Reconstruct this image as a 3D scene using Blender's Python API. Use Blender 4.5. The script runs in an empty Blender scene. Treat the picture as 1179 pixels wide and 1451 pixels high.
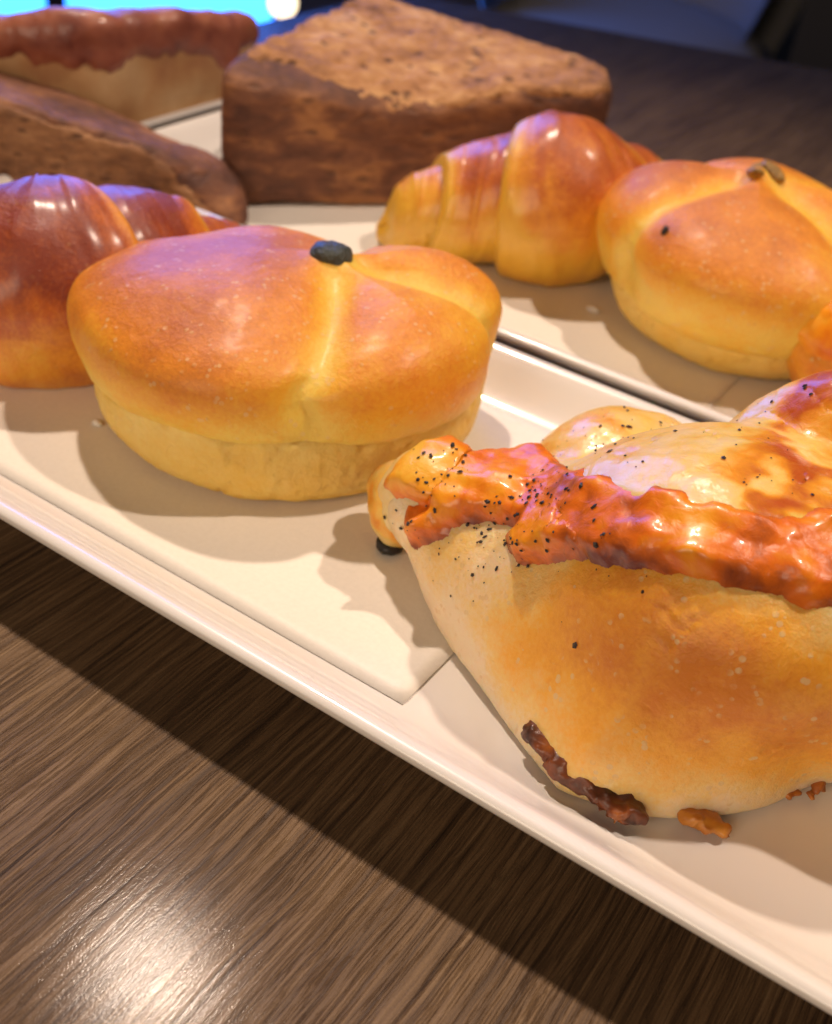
import bpy, math, random
import numpy as np
from mathutils import Vector, Matrix
from mathutils.bvhtree import BVHTree

random.seed(4)
rng = np.random.default_rng(7)
scene = bpy.context.scene
C = scene.collection
PI = math.pi
CM = 0.01
TZ = 75.0                      # table top is 75 cm above the floor; heights below are cm above the table

# ------------------------------------------------------------------ camera
RC = np.array([[0.8243193, -0.40125529, 0.39936436],
               [0.55731929, 0.45123036, -0.69698377],
               [0.0994631, 0.79711063, 0.59558521]])
CAMH = 17.0
cam = bpy.data.cameras.new('camera')
cam.sensor_fit = 'VERTICAL'
cam.sensor_height = 24.0
cam.lens = 24.0 * 1584 / 1451
cam.clip_start = 0.01
cam.clip_end = 60
cam.dof.use_dof = True
cam.dof.focus_distance = 0.205
cam.dof.aperture_fstop = 11.5
co = bpy.data.objects.new('camera', cam)
C.objects.link(co)
co.matrix_world = Matrix.Translation((0, 0, (TZ + CAMH) * CM)) @ Matrix(RC.tolist()).to_4x4()
scene.camera = co

# ------------------------------------------------------------------ world and lamps (indoors, warm spots)
w = bpy.data.worlds.new('World')
scene.world = w
w.use_nodes = True
bg = w.node_tree.nodes['Background']
bg.inputs[0].default_value = (1.0, 0.76, 0.56, 1)
bg.inputs[1].default_value = 0.06
scene.view_settings.view_transform = 'Standard'
scene.view_settings.look = 'None'
scene.view_settings.exposure = 0.0
scene.view_settings.gamma = 1.0
scene.cycles.use_denoising = True
scene.cycles.max_bounces = 8


def lamp(name, loc, target, watts, col, radius, half):
    l = bpy.data.lights.new(name, 'SPOT')
    l.energy = watts
    l.color = col
    l.shadow_soft_size = radius * CM
    l.spot_size = math.radians(half * 2)
    l.spot_blend = 1.0
    o = bpy.data.objects.new(name, l)
    C.objects.link(o)
    o.location = (loc[0] * CM, loc[1] * CM, (loc[2] + TZ) * CM)
    d = Vector(target) - Vector(loc)
    o.rotation_euler = d.to_track_quat('-Z', 'Y').to_euler()
    return o


lamp('ceiling_spot_right', (48, 70, 150), (-6, 14, 0), 65, (1, 0.78, 0.62), 3.0, 21)
lamp('ceiling_spot_left', (-75, 66, 150), (-8, 12, 0), 76, (1, 0.78, 0.62), 3.5, 21)

# added soft fill from the camera side, brightens the fronts of the breads
al = bpy.data.lights.new('fill_light_front', 'AREA')
al.shape = 'DISK'
al.size = 0.8
al.energy = 8.5
al.color = (1, 0.76, 0.56)
ao = bpy.data.objects.new('fill_light_front', al)
C.objects.link(ao)
ao.location = (-0.15, -1.15, (TZ + 62) * CM)
ao.rotation_euler = (Vector((-0.08, 0.17, 0.78)) - Vector(ao.location)).to_track_quat('-Z', 'Y').to_euler()

# ------------------------------------------------------------------ numpy noise
_perm = rng.permutation(256)
_perm = np.concatenate([_perm, _perm, _perm])
_grad = rng.normal(size=(256, 3))
_grad /= np.linalg.norm(_grad, axis=1)[:, None]


def pn(P):
    P = np.asarray(P, float)
    i = np.floor(P).astype(int)
    f = P - i
    u = f * f * f * (f * (f * 6 - 15) + 10)
    i &= 255
    r = 0
    for a in (0, 1):
        for b in (0, 1):
            for c in (0, 1):
                h = _perm[_perm[_perm[(i[:, 0] + a) & 255] + ((i[:, 1] + b) & 255)] + ((i[:, 2] + c) & 255)]
                g = _grad[h]
                d = (g[:, 0] * (f[:, 0] - a) + g[:, 1] * (f[:, 1] - b) + g[:, 2] * (f[:, 2] - c))
                wx = u[:, 0] if a else 1 - u[:, 0]
                wy = u[:, 1] if b else 1 - u[:, 1]
                wz = u[:, 2] if c else 1 - u[:, 2]
                r = r + d * wx * wy * wz
    return r * 1.6


def fbm(P, sc, oct=3, seed=0.0):
    P = np.asarray(P, float) * sc + seed * 17.31
    r, a, t = 0, 1.0, 0
    for k in range(oct):
        r = r + a * pn(P)
        t += a
        a *= 0.5
        P = P * 2.03 + 5.2
    return r / t


def sstep(a, b, x):
    t = np.clip((x - a) / (b - a), 0, 1)
    return t * t * (3 - 2 * t)


# ------------------------------------------------------------------ mesh helpers (all input in cm)
def thing(name, label, cat, base=(0, 0, 0), group=None):
    o = bpy.data.objects.new(name, None)
    o.empty_display_size = 0.02
    C.objects.link(o)
    o.location = (base[0] * CM, base[1] * CM, (base[2] + TZ) * CM)
    o['label'] = label
    o['category'] = cat
    if group:
        o['group'] = group
    o['_base'] = list(base)
    return o


def mk(name, V, F, mat, parent=None, base=None, attrs=None, smooth=True, mats=None, fm=None):
    V = np.asarray(V, float)
    if parent is not None:
        b = np.array(list(parent['_base'])) if '_base' in parent else np.zeros(3)
    else:
        b = np.array(base if base is not None else (0, 0, 0), float)
    me = bpy.data.meshes.new(name)
    L = (V - b) * CM
    me.from_pydata(L.tolist(), [], F if isinstance(F, list) else F.tolist())
    me.materials.append(mat)
    if mats:
        for m in mats:
            me.materials.append(m)
    if fm is not None:
        me.polygons.foreach_set('material_index', fm)
    if smooth:
        me.polygons.foreach_set('use_smooth', [True] * len(me.polygons))
    for k, v in (attrs or {}).items():
        a = me.attributes.new(k, 'FLOAT', 'POINT')
        a.data.foreach_set('value', np.asarray(v, np.float32))
    me.update()
    o = bpy.data.objects.new(name, me)
    C.objects.link(o)
    if parent is not None:
        o.parent = parent
        o['_base'] = list(b)
    else:
        o.location = (b[0] * CM, b[1] * CM, (b[2] + TZ) * CM)
    return o


def tag(o, label, cat, group=None):
    o['label'] = label
    o['category'] = cat
    if group:
        o['group'] = group
    return o


def gridF(nu, nv, wrap=True):
    F = []
    m = nu if wrap else nu - 1
    i = np.arange(m)
    for j in range(nv - 1):
        a = j * nu + i
        b = j * nu + (i + 1) % nu
        F.append(np.stack([a, b, b + nu, a + nu], 1))
    return np.concatenate(F).tolist()


def normals(V, F):
    V = np.asarray(V)
    Fa = np.array([f for f in F if len(f) == 4])
    n = np.cross(V[Fa[:, 2]] - V[Fa[:, 0]], V[Fa[:, 3]] - V[Fa[:, 1]])
    N = np.zeros_like(V)
    for k in range(4):
        np.add.at(N, Fa[:, k], n)
    l = np.linalg.norm(N, axis=1)
    l[l == 0] = 1
    return N / l[:, None]


def sphere_dirs(nu, nv):
    th = np.linspace(0, 2 * PI, nu, endpoint=False)
    ph = np.linspace(-PI / 2 + 1e-3, PI / 2 - 1e-3, nv)
    T, Pp = np.meshgrid(th, ph)
    return np.stack([np.cos(Pp) * np.cos(T), np.cos(Pp) * np.sin(T), np.sin(Pp)], -1).reshape(-1, 3)


def nets(sdf, lo, hi, h):
    """closed surface of a signed distance function on a grid of cell size h (surface nets)"""
    lo = np.array(lo, float)
    n = [int(math.ceil((hi[k] - lo[k]) / h)) + 1 for k in range(3)]
    ax = [lo[k] + h * np.arange(n[k]) for k in range(3)]
    X, Y, Z = np.meshgrid(*ax, indexing='ij')
    S = sdf(np.stack([X.ravel(), Y.ravel(), Z.ravel()], 1)).reshape(n)
    ins = S < 0
    nc = [k - 1 for k in n]
    cnt = np.zeros(nc)
    acc = np.zeros(nc + [3])
    corners = [(a, b, c) for a in (0, 1) for b in (0, 1) for c in (0, 1)]

    def sl(o):
        return tuple(slice(o[k], o[k] + nc[k]) for k in range(3))
    for a in corners:
        for k in range(3):
            if a[k]:
                continue
            b = list(a)
            b[k] = 1
            sa, sb = S[sl(a)], S[sl(b)]
            m = (sa < 0) != (sb < 0)
            t = np.where(m, sa / np.where(sa - sb == 0, 1, sa - sb), 0)
            cnt += m
            for j in range(3):
                acc[..., j] += np.where(m, a[j] + (t if j == k else 0), 0)
    act = cnt > 0
    idx = -np.ones(nc, int)
    idx[act] = np.arange(act.sum())
    base = np.stack(np.nonzero(act), 1)
    V = lo + h * (base + acc[act] / cnt[act][:, None])
    F = []
    for k in range(3):
        o1, o2 = [(1, 2), (2, 0), (0, 1)][k]
        e = [slice(1, nc[0]), slice(1, nc[1]), slice(1, nc[2])]
        e[k] = slice(0, nc[k])
        a = ins[tuple(slice(q.start, q.stop) for q in e)]
        e2 = list(e)
        e2[k] = slice(1, nc[k] + 1)
        b = ins[tuple(e2)]
        for flip in (0, 1):
            m = (a & ~b) if not flip else (~a & b)
            p = np.stack(np.nonzero(m), 1)
            for j in range(3):
                if j != k:
                    p[:, j] += 1
            if not len(p):
                continue
            d1 = np.zeros(3, int)
            d1[o1] = 1
            d2 = np.zeros(3, int)
            d2[o2] = 1
            q = [p - d1 - d2, p - d2, p, p - d1]
            f = np.stack([idx[tuple(x.T)] for x in q], 1)
            F.append(f if not flip else f[:, ::-1])
    F = np.concatenate(F)
    # two Newton steps onto the surface
    for _ in range(2):
        s0 = sdf(V)
        g = np.stack([sdf(V + np.eye(3)[j] * 1e-3) - s0 for j in range(3)], 1) / 1e-3
        V = V - g * np.clip(s0 / (np.sum(g * g, 1) + 1e-9), -h, h)[:, None]
    return V, F.tolist()


def ell(P, c, r, rz=0.0):
    q = P - np.array(c)
    if rz:
        a = math.radians(rz)
        x = q[:, 0] * math.cos(a) + q[:, 1] * math.sin(a)
        y = -q[:, 0] * math.sin(a) + q[:, 1] * math.cos(a)
        q = np.stack([x, y, q[:, 2]], 1)
    r = np.array(r, float)
    k0 = np.linalg.norm(q / r, axis=1)
    k1 = np.linalg.norm(q / r ** 2, axis=1) + 1e-9
    return k0 * (k0 - 1) / k1


def cone(P, a, b, ra, rb):
    a = np.array(a, float)
    b = np.array(b, float)
    ab = b - a
    h = np.clip((P - a) @ ab / (ab @ ab), 0, 1)
    return np.linalg.norm(P - a - h[:, None] * ab, axis=1) - (ra + (rb - ra) * h)


def smin(a, b, k):
    h = np.clip(0.5 + 0.5 * (b - a) / k, 0, 1)
    return b + (a - b) * h - k * h * (1 - h)


def smax(a, b, k):
    return -smin(-a, -b, k)


def ray(px, py):
    """direction from the camera towards a point given as fractions of the view (sight line used to find where things touch)"""
    d = np.array([px - 589.5, -(py - 725.5), -1584.0])
    d = RC @ d
    return d / np.linalg.norm(d)


CAMP = np.array([0, 0, CAMH])


def proj(P):
    v = (np.asarray(P) - CAMP) @ RC
    return np.stack([589.5 - 1584 * v[:, 0] / v[:, 2], 725.5 + 1584 * v[:, 1] / v[:, 2]], 1)


# ------------------------------------------------------------------ materials
def newmat(name):
    m = bpy.data.materials.new(name)
    m.use_nodes = True
    nt = m.node_tree
    for n in list(nt.nodes):
        nt.nodes.remove(n)
    out = nt.nodes.new('ShaderNodeOutputMaterial')
    b = nt.nodes.new('ShaderNodeBsdfPrincipled')
    nt.links.new(b.outputs[0], out.inputs[0])
    return m, nt, b


def N(nt, t, **kw):
    n = nt.nodes.new(t)
    for k, v in kw.items():
        if k in n.inputs:
            n.inputs[k].default_value = v
        else:
            setattr(n, k, v)
    return n


def noise(nt, scale, detail=3, rough=0.55, vec=None, dist=0.0):
    n = nt.nodes.new('ShaderNodeTexNoise')
    n.inputs['Scale'].default_value = scale
    n.inputs['Detail'].default_value = detail
    n.inputs['Roughness'].default_value = rough
    n.inputs['Distortion'].default_value = dist
    if vec is not None:
        nt.links.new(vec, n.inputs['Vector'])
    return n


def ramp(nt, src, stops, interp='LINEAR'):
    r = nt.nodes.new('ShaderNodeValToRGB')
    r.color_ramp.interpolation = interp
    while len(r.color_ramp.elements) < len(stops):
        r.color_ramp.elements.new(0.5)
    for e, (p, c) in zip(r.color_ramp.elements, stops):
        e.position = p
        e.color = (*c, 1) if len(c) == 3 else c
    nt.links.new(src, r.inputs[0])
    return r


def math_(nt, op, a, b=None, c=None, clamp=False):
    n = nt.nodes.new('ShaderNodeMath')
    n.operation = op
    n.use_clamp = clamp
    for k, v in enumerate((a, b, c)):
        if v is None:
            continue
        if isinstance(v, (int, float)):
            n.inputs[k].default_value = v
        else:
            nt.links.new(v, n.inputs[k])
    return n.outputs[0]


def mixc(nt, fac, a, b, mode='MIX'):
    n = nt.nodes.new('ShaderNodeMix')
    n.data_type = 'RGBA'
    n.blend_type = mode
    for k, v in ((0, fac), (6, a), (7, b)):
        if isinstance(v, (int, float)):
            n.inputs[k].default_value = v
        elif isinstance(v, tuple):
            n.inputs[k].default_value = (*v, 1)
        else:
            nt.links.new(v, n.inputs[k])
    return n.outputs[2]


def bump(nt, b, h, strength, dist, prev=None):
    n = nt.nodes.new('ShaderNodeBump')
    n.inputs['Strength'].default_value = strength
    n.inputs['Distance'].default_value = dist
    nt.links.new(h, n.inputs['Height'])
    if prev is not None:
        nt.links.new(prev, n.inputs['Normal'])
    nt.links.new(n.outputs[0], b.inputs['Normal'])
    return n.outputs[0]


def sss(b, wgt, rad, scale=0.01):
    b.inputs['Subsurface Weight'].default_value = wgt
    b.inputs['Subsurface Radius'].default_value = rad
    b.inputs['Subsurface Scale'].default_value = scale


def tc(nt):
    return nt.nodes.new('ShaderNodeTexCoord').outputs['Object']


def attr(nt, name):
    a = nt.nodes.new('ShaderNodeAttribute')
    a.attribute_name = name
    return a.outputs['Fac']


def bread_mat(name, stops, rough=0.38, coat=0.25, fine=1.0, specks=0.5, sssw=0.25, wrinkle=0.5, crough=0.34):
    m, nt, b = newmat(name)
    v = tc(nt)
    br = attr(nt, 'brown')
    n1 = noise(nt, 130, 5, 0.6, v)
    n2 = noise(nt, 900, 4, 0.65, v)
    f = math_(nt, 'ADD', br, math_(nt, 'MULTIPLY', math_(nt, 'SUBTRACT', n1.outputs[0], 0.5), 0.50))
    f = math_(nt, 'ADD', f, math_(nt, 'MULTIPLY', math_(nt, 'SUBTRACT', n2.outputs[0], 0.5), 0.48), clamp=True)
    col = ramp(nt, f, stops).outputs[0]
    # tiny pale blisters of the crust
    vo = N(nt, 'ShaderNodeTexVoronoi', Scale=520.0)
    nt.links.new(v, vo.inputs['Vector'])
    sel = noise(nt, 210, 2, 0.5, v)
    sp = math_(nt, 'MULTIPLY', math_(nt, 'LESS_THAN', vo.outputs['Distance'], 0.30), ramp(nt, sel.outputs[0], [(0.52, (0, 0, 0)), (0.62, (1, 1, 1))]).outputs[0])
    col = mixc(nt, math_(nt, 'MULTIPLY', sp, specks), col, (0.80, 0.55, 0.26))
    nt.links.new(col, b.inputs['Base Color'])
    b.inputs['Roughness'].default_value = rough
    b.inputs['Coat Weight'].default_value = coat
    b.inputs['Coat Roughness'].default_value = crough
    sss(b, sssw, (0.55, 0.22, 0.08))
    w1 = noise(nt, 420, 6, 0.62, v, 0.6)
    h = math_(nt, 'ADD', math_(nt, 'MULTIPLY', w1.outputs[0], wrinkle), math_(nt, 'MULTIPLY', sp, 0.25 * fine))
    h = math_(nt, 'ADD', h, math_(nt, 'MULTIPLY', n2.outputs[0], 0.45 * fine))
    n3 = noise(nt, 2600, 2, 0.6, v)
    h = math_(nt, 'ADD', h, math_(nt, 'MULTIPLY', n3.outputs[0], 0.18 * fine))
    bump(nt, b, h, 0.75, 0.0007)
    return m


M_pump = bread_mat('glazed pumpkin bun crust', [(0.0, (0.86, 0.60, 0.10)), (0.3, (0.86, 0.45, 0.03)), (0.62, (0.76, 0.27, 0.014)), (1.0, (0.46, 0.115, 0.010))], 0.52, 0.2, specks=0.5, sssw=0.3, crough=0.3)
M_base = bread_mat('pale pumpkin bun side', [(0.0, (0.84, 0.62, 0.19)), (0.5, (0.80, 0.50, 0.08)), (1.0, (0.60, 0.30, 0.04))], 0.6, 0.0, specks=0.1, wrinkle=0.9)
M_dough = bread_mat('floury baked dough', [(0.0, (0.90, 0.70, 0.45)), (0.3, (0.90, 0.59, 0.19)), (0.62, (0.92, 0.43, 0.035)), (1.0, (0.74, 0.24, 0.012))], 0.40, 0.18, specks=0.8, sssw=0.45)
M_crois = bread_mat('croissant crust', [(0.0, (0.82, 0.46, 0.035)), (0.35, (0.76, 0.30, 0.015)), (0.65, (0.52, 0.12, 0.008)), (1.0, (0.24, 0.032, 0.006))], 0.48, 0.5, specks=0.1, sssw=0.15, crough=0.24)


M_dull = bread_mat('dull pale bread side', [(0.0, (0.62, 0.42, 0.22)), (0.5, (0.50, 0.28, 0.12)), (1.0, (0.34, 0.13, 0.06))], 0.6, 0.0, specks=0.1, sssw=0.1)


def cheese_mat(name, stops, rough, coat, bub=0.5, sw=0.35):
    m, nt, b = newmat(name)
    v = tc(nt)
    br = attr(nt, 'brown')
    n1 = noise(nt, 220, 5, 0.6, v, 0.8)
    n2 = noise(nt, 60, 3, 0.5, v, 1.2)
    f = math_(nt, 'ADD', br, math_(nt, 'MULTIPLY', math_(nt, 'SUBTRACT', n1.outputs[0], 0.5), 0.55))
    f = math_(nt, 'ADD', f, math_(nt, 'MULTIPLY', math_(nt, 'SUBTRACT', n2.outputs[0], 0.5), 0.6), clamp=True)
    nt.links.new(ramp(nt, f, stops).outputs[0], b.inputs['Base Color'])
    b.inputs['Roughness'].default_value = rough
    b.inputs['Coat Weight'].default_value = coat * 0.6
    b.inputs['Coat Roughness'].default_value = 0.12
    sss(b, sw, (0.6, 0.3, 0.1))
    vo = N(nt, 'ShaderNodeTexVoronoi', Scale=330.0, feature='SMOOTH_F1')
    nt.links.new(v, vo.inputs['Vector'])
    w1 = noise(nt, 300, 5, 0.6, v, 1.0)
    h = math_(nt, 'ADD', math_(nt, 'MULTIPLY', vo.outputs['Distance'], -bub), math_(nt, 'MULTIPLY', w1.outputs[0], 0.7))
    bump(nt, b, h, 0.4, 0.0009)
    return m


M_brown = cheese_mat('browned cheese', [(0.0, (0.88, 0.54, 0.06)), (0.35, (0.88, 0.33, 0.010)), (0.65, (0.74, 0.16, 0.005)), (1.0, (0.16, 0.022, 0.006))], 0.38, 0.42, sw=0.06)
M_crisp = cheese_mat('burnt crisp cheese', [(0.0, (0.70, 0.33, 0.04)), (0.4, (0.45, 0.14, 0.014)), (0.7, (0.20, 0.05, 0.01)), (1.0, (0.03, 0.012, 0.008))], 0.4, 0.3, sw=0.05)
M_melt = cheese_mat('melted cheese', [(0.0, (0.84, 0.64, 0.34)), (0.35, (0.85, 0.56, 0.13)), (0.6, (0.80, 0.32, 0.02)), (1.0, (0.50, 0.10, 0.01))], 0.32, 0.55, bub=0.25)
M_pizza = cheese_mat('red browned topping', [(0.0, (0.50, 0.24, 0.12)), (0.4, (0.36, 0.12, 0.07)), (0.75, (0.22, 0.06, 0.04)), (1.0, (0.12, 0.03, 0.025))], 0.5, 0.4)


def simple(name, col, rough=0.5, metal=0.0, coat=0.0, emis=None, es=0.0):
    m, nt, b = newmat(name)
    b.inputs['Base Color'].default_value = (*col, 1)
    b.inputs['Roughness'].default_value = rough
    b.inputs['Metallic'].default_value = metal
    b.inputs['Coat Weight'].default_value = coat
    if emis:
        b.inputs['Emission Color'].default_value = (*emis, 1)
        b.inputs['Emission Strength'].default_value = es
    return m


def porcelain():
    m, nt, b = newmat('white glazed porcelain')
    v = tc(nt)
    n1 = noise(nt, 30, 2, 0.5, v)
    nt.links.new(ramp(nt, n1.outputs[0], [(0.3, (0.80, 0.775, 0.74)), (0.7, (0.83, 0.81, 0.78))]).outputs[0], b.inputs['Base Color'])
    b.inputs['Roughness'].default_value = 0.28
    b.inputs['Coat Weight'].default_value = 0.6
    b.inputs['Coat Roughness'].default_value = 0.05
    sss(b, 0.1, (0.3, 0.25, 0.2))
    n2 = noise(nt, 25, 2, 0.5, v)
    bump(nt, b, n2.outputs[0], 0.15, 0.002)
    return m


M_plate = porcelain()


def paper_mat():
    m, nt, b = newmat('baking paper')
    v = tc(nt)
    n1 = noise(nt, 900, 4, 0.6, v)
    nt.links.new(ramp(nt, n1.outputs[0], [(0.3, (0.80, 0.77, 0.70)), (0.7, (0.85, 0.82, 0.75))]).outputs[0], b.inputs['Base Color'])
    b.inputs['Roughness'].default_value = 0.5
    bump(nt, b, n1.outputs[0], 0.15, 0.0002)
    return m


M_paper = paper_mat()


def wood_mat():
    m, nt, b = newmat('brown wood laminate')
    v = tc(nt)
    # gentle sideways wander of the grain
    mp0 = N(nt, 'ShaderNodeMapping', Scale=(5.0, 2.2, 1.0))
    nt.links.new(v, mp0.inputs[0])
    wn = noise(nt, 8.0, 3, 0.55, mp0.outputs[0])
    wob = N(nt, 'ShaderNodeVectorMath', operation='SCALE')
    sub = N(nt, 'ShaderNodeVectorMath', operation='SUBTRACT')
    nt.links.new(wn.outputs['Color'], sub.inputs[0])
    sub.inputs[1].default_value = (0.5, 0.5, 0.5)
    nt.links.new(sub.outputs[0], wob.inputs[0])
    wob.inputs['Scale'].default_value = 0.0035
    add = N(nt, 'ShaderNodeVectorMath', operation='ADD')
    nt.links.new(v, add.inputs[0])
    nt.links.new(wob.outputs[0], add.inputs[1])

    def streak(sx, sy, detail, rough, d=0.0):
        mp = N(nt, 'ShaderNodeMapping', Scale=(sx, sy, 1.0))
        nt.links.new(add.outputs[0], mp.inputs[0])
        return noise(nt, 1.0, detail, rough, mp.outputs[0], d).outputs[0]
    s1 = streak(980, 24, 4, 0.6, 0.3)      # grain bands about 3 mm wide
    s2 = streak(1300, 30, 3, 0.6)          # fine pores
    s3 = streak(60, 4, 3, 0.5)             # broad tone
    s4 = streak(820, 22, 5, 0.66, 0.6)      # sharp dark grain lines
    line = math_(nt, 'ABSOLUTE', math_(nt, 'SUBTRACT', s4, 0.5))
    line = ramp(nt, line, [(0.0, (0, 0, 0)), (0.035, (1, 1, 1))]).outputs[0]
    f = math_(nt, 'ADD', math_(nt, 'MULTIPLY', s1, 0.55), math_(nt, 'MULTIPLY', s2, 0.25))
    f = math_(nt, 'ADD', f, math_(nt, 'MULTIPLY', s3, 0.2))
    col = ramp(nt, f, [(0.36, (0.035, 0.019, 0.011)), (0.46, (0.108, 0.063, 0.031)), (0.53, (0.166, 0.099, 0.048)), (0.64, (0.235, 0.150, 0.078))]).outputs[0]
    col = mixc(nt, math_(nt, 'MULTIPLY', math_(nt, 'SUBTRACT', 1.0, line), 0.45), col, (0.035, 0.018, 0.010))
    gr = noise(nt, 2600, 2, 0.6, v)
    col = mixc(nt, 0.35, col, ramp(nt, gr.outputs[0], [(0.3, (0.35, 0.35, 0.35)), (0.7, (1, 1, 1))]).outputs[0], 'MULTIPLY')
    nt.links.new(col, b.inputs['Base Color'])
    b.inputs['Roughness'].default_value = 0.48
    b.inputs['Specular IOR Level'].default_value = 0.22
    b.inputs['Coat Weight'].default_value = 0.12
    b.inputs['Coat Roughness'].default_value = 0.11
    h = math_(nt, 'ADD', math_(nt, 'MULTIPLY', s1, 0.8), math_(nt, 'MULTIPLY', s2, 0.5))
    h = math_(nt, 'ADD', h, math_(nt, 'MULTIPLY', gr.outputs[0], 0.10))
    h = math_(nt, 'ADD', h, math_(nt, 'MULTIPLY', line, 0.35))
    bump(nt, b, h, 0.5, 0.0008)
    bc = N(nt, 'ShaderNodeBump')
    bc.inputs['Strength'].default_value = 0.075
    bc.inputs['Distance'].default_value = 0.0006
    hc = math_(nt, 'ADD', math_(nt, 'MULTIPLY', gr.outputs[0], 0.35), math_(nt, 'MULTIPLY', s1, 0.5))
    nt.links.new(hc, bc.inputs['Height'])
    nt.links.new(bc.outputs[0], b.inputs['Coat Normal'])
    return m


M_wood = wood_mat()


def crumb_mat(name, stops, sc=1.0, rough=0.75, bs=0.8):
    m, nt, b = newmat(name)
    v = tc(nt)
    mp = N(nt, 'ShaderNodeMapping', Scale=(0.8, 0.8, 2.0))
    nt.links.new(v, mp.inputs[0])
    v = mp.outputs[0]
    n0 = noise(nt, 45 * sc, 3, 0.55, v, 0.6)
    n1 = noise(nt, 170 * sc, 6, 0.65, v, 0.5)
    f = math_(nt, 'ADD', math_(nt, 'MULTIPLY', n0.outputs[0], 0.55), math_(nt, 'MULTIPLY', n1.outputs[0], 0.45))
    col = ramp(nt, f, stops).outputs[0]
    vo = N(nt, 'ShaderNodeTexVoronoi', Scale=190.0 * sc)
    nt.links.new(v, vo.inputs['Vector'])
    pit = ramp(nt, vo.outputs['Distance'], [(0.15, (0, 0, 0)), (0.34, (1, 1, 1))]).outputs[0]
    sel = ramp(nt, noise(nt, 90 * sc, 2, 0.5, v).outputs[0], [(0.46, (1, 1, 1)), (0.56, (0, 0, 0))]).outputs[0]
    pf = math_(nt, 'MAXIMUM', pit, sel)
    col = mixc(nt, pf, (0.12, 0.05, 0.024), col)
    nt.links.new(col, b.inputs['Base Color'])
    b.inputs['Roughness'].default_value = rough
    h = math_(nt, 'ADD', math_(nt, 'MULTIPLY', pf, 0.8), n1.outputs[0])
    bump(nt, b, h, bs, 0.0016)
    return m


M_crumb = crumb_mat('brown crumb', [(0.36, (0.22, 0.092, 0.035)), (0.5, (0.44, 0.21, 0.08)), (0.64, (0.68, 0.40, 0.18))])
M_crumb2 = crumb_mat('darker brown crumb', [(0.36, (0.13, 0.055, 0.025)), (0.5, (0.26, 0.12, 0.05)), (0.64, (0.42, 0.22, 0.10))])
M_crust = crumb_mat('dark brown loaf crust', [(0.38, (0.085, 0.032, 0.020)), (0.50, (0.18, 0.070, 0.034)), (0.62, (0.36, 0.16, 0.06))], 0.7, 0.72, 0.6)
M_black = simple('charred black', (0.012, 0.010, 0.010), 0.45)
M_pepper = simple('black pepper', (0.022, 0.014, 0.010), 0.5)


def seed_mat(name, col):
    m, nt, b = newmat(name)
    v = tc(nt)
    n = noise(nt, 700, 4, 0.6, v)
    nt.links.new(ramp(nt, n.outputs[0], [(0.35, tuple(c * 0.4 for c in col)), (0.65, col)]).outputs[0], b.inputs['Base Color'])
    b.inputs['Roughness'].default_value = 0.42
    b.inputs['Coat Weight'].default_value = 0.1
    bump(nt, b, n.outputs[0], 1.0, 0.0014)
    return m


M_seed = seed_mat('dark green pumpkin seed', (0.07, 0.085, 0.075))
M_seed2 = seed_mat('pale golden pumpkin seed', (0.45, 0.26, 0.06))

# ------------------------------------------------------------------ the setting
def box(x0, x1, y0, y1, z0, z1):
    V = [(x, y, z) for x in (x0, x1) for y in (y0, y1) for z in (z0, z1)]
    F = [[0, 1, 3, 2], [4, 6, 7, 5], [0, 4, 5, 1], [2, 3, 7, 6], [0, 2, 6, 4], [1, 5, 7, 3]]
    return V, F


def join(parts):
    V, F = [], []
    for v, f in parts:
        o = len(V)
        V += [tuple(p) for p in v]
        F += [[i + o for i in q] for q in f]
    return V, F


def boxes(name, bs, mat, parent=None, **k):
    V, F = join([box(*b) for b in bs])
    return mk(name, V, F, mat, parent, smooth=False, **k)


M_floor = simple('dark floor', (0.03, 0.028, 0.035), 0.5)
M_wall = simple('dark navy wall', (0.012, 0.014, 0.035), 0.7)
fl = boxes('floor', [(-500, 400, -150, 560, -TZ - 5, -TZ)], M_floor)
fl['kind'] = 'structure'
wl = boxes('wall', [(-60, 400, 480, 490, -TZ, 190)], M_wall)
wl['kind'] = 'structure'

# table, far edge slightly skewed
tb = thing('dining_table', 'dark brown wood grain laminate table under all the plates', 'table', (0, 0, -TZ))
P2 = [(-45.0, -40), (95, -40), (95, 108), (-20, 74.5), (-43, 67.7), (-45, 65.5)]
n = len(P2)
V = [(x, y, 0) for x, y in P2] + [(x, y, -3) for x, y in P2]
F = [list(range(n)), [n + i for i in range(n)][::-1]] + [[i, i + n, (i + 1) % n + n, (i + 1) % n] for i in range(n)]
F = [f[::-1] if k >= 2 else f for k, f in enumerate(F)]
top = mk('table_top', V, F, M_wood, tb, smooth=False)
M_leg = simple('black metal', (0.02, 0.02, 0.02), 0.4, 1.0)
for x, y in ((-39, -30), (85, -30), (-39, 58), (85, 90)):
    boxes('leg', [(x - 2, x + 2, y - 2, y + 2, -TZ, -3)], M_leg, tb)


# ------------------------------------------------------------------ porcelain plates
PROFILE = [(3.4, 0.0), (2.7, 0.0), (2.5, 0.35), (1.6, 0.75), (0.75, 1.35), (0.22, 1.82), (0.04, 2.02), (0.0, 2.12), (0.05, 2.21),
           (0.17, 2.26), (0.30, 2.24), (0.42, 2.17), (0.62, 2.0), (0.9, 1.73), (1.15, 1.5), (1.35, 1.36), (1.6, 1.25), (1.9, 1.205), (2.3, 1.2)]


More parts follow.
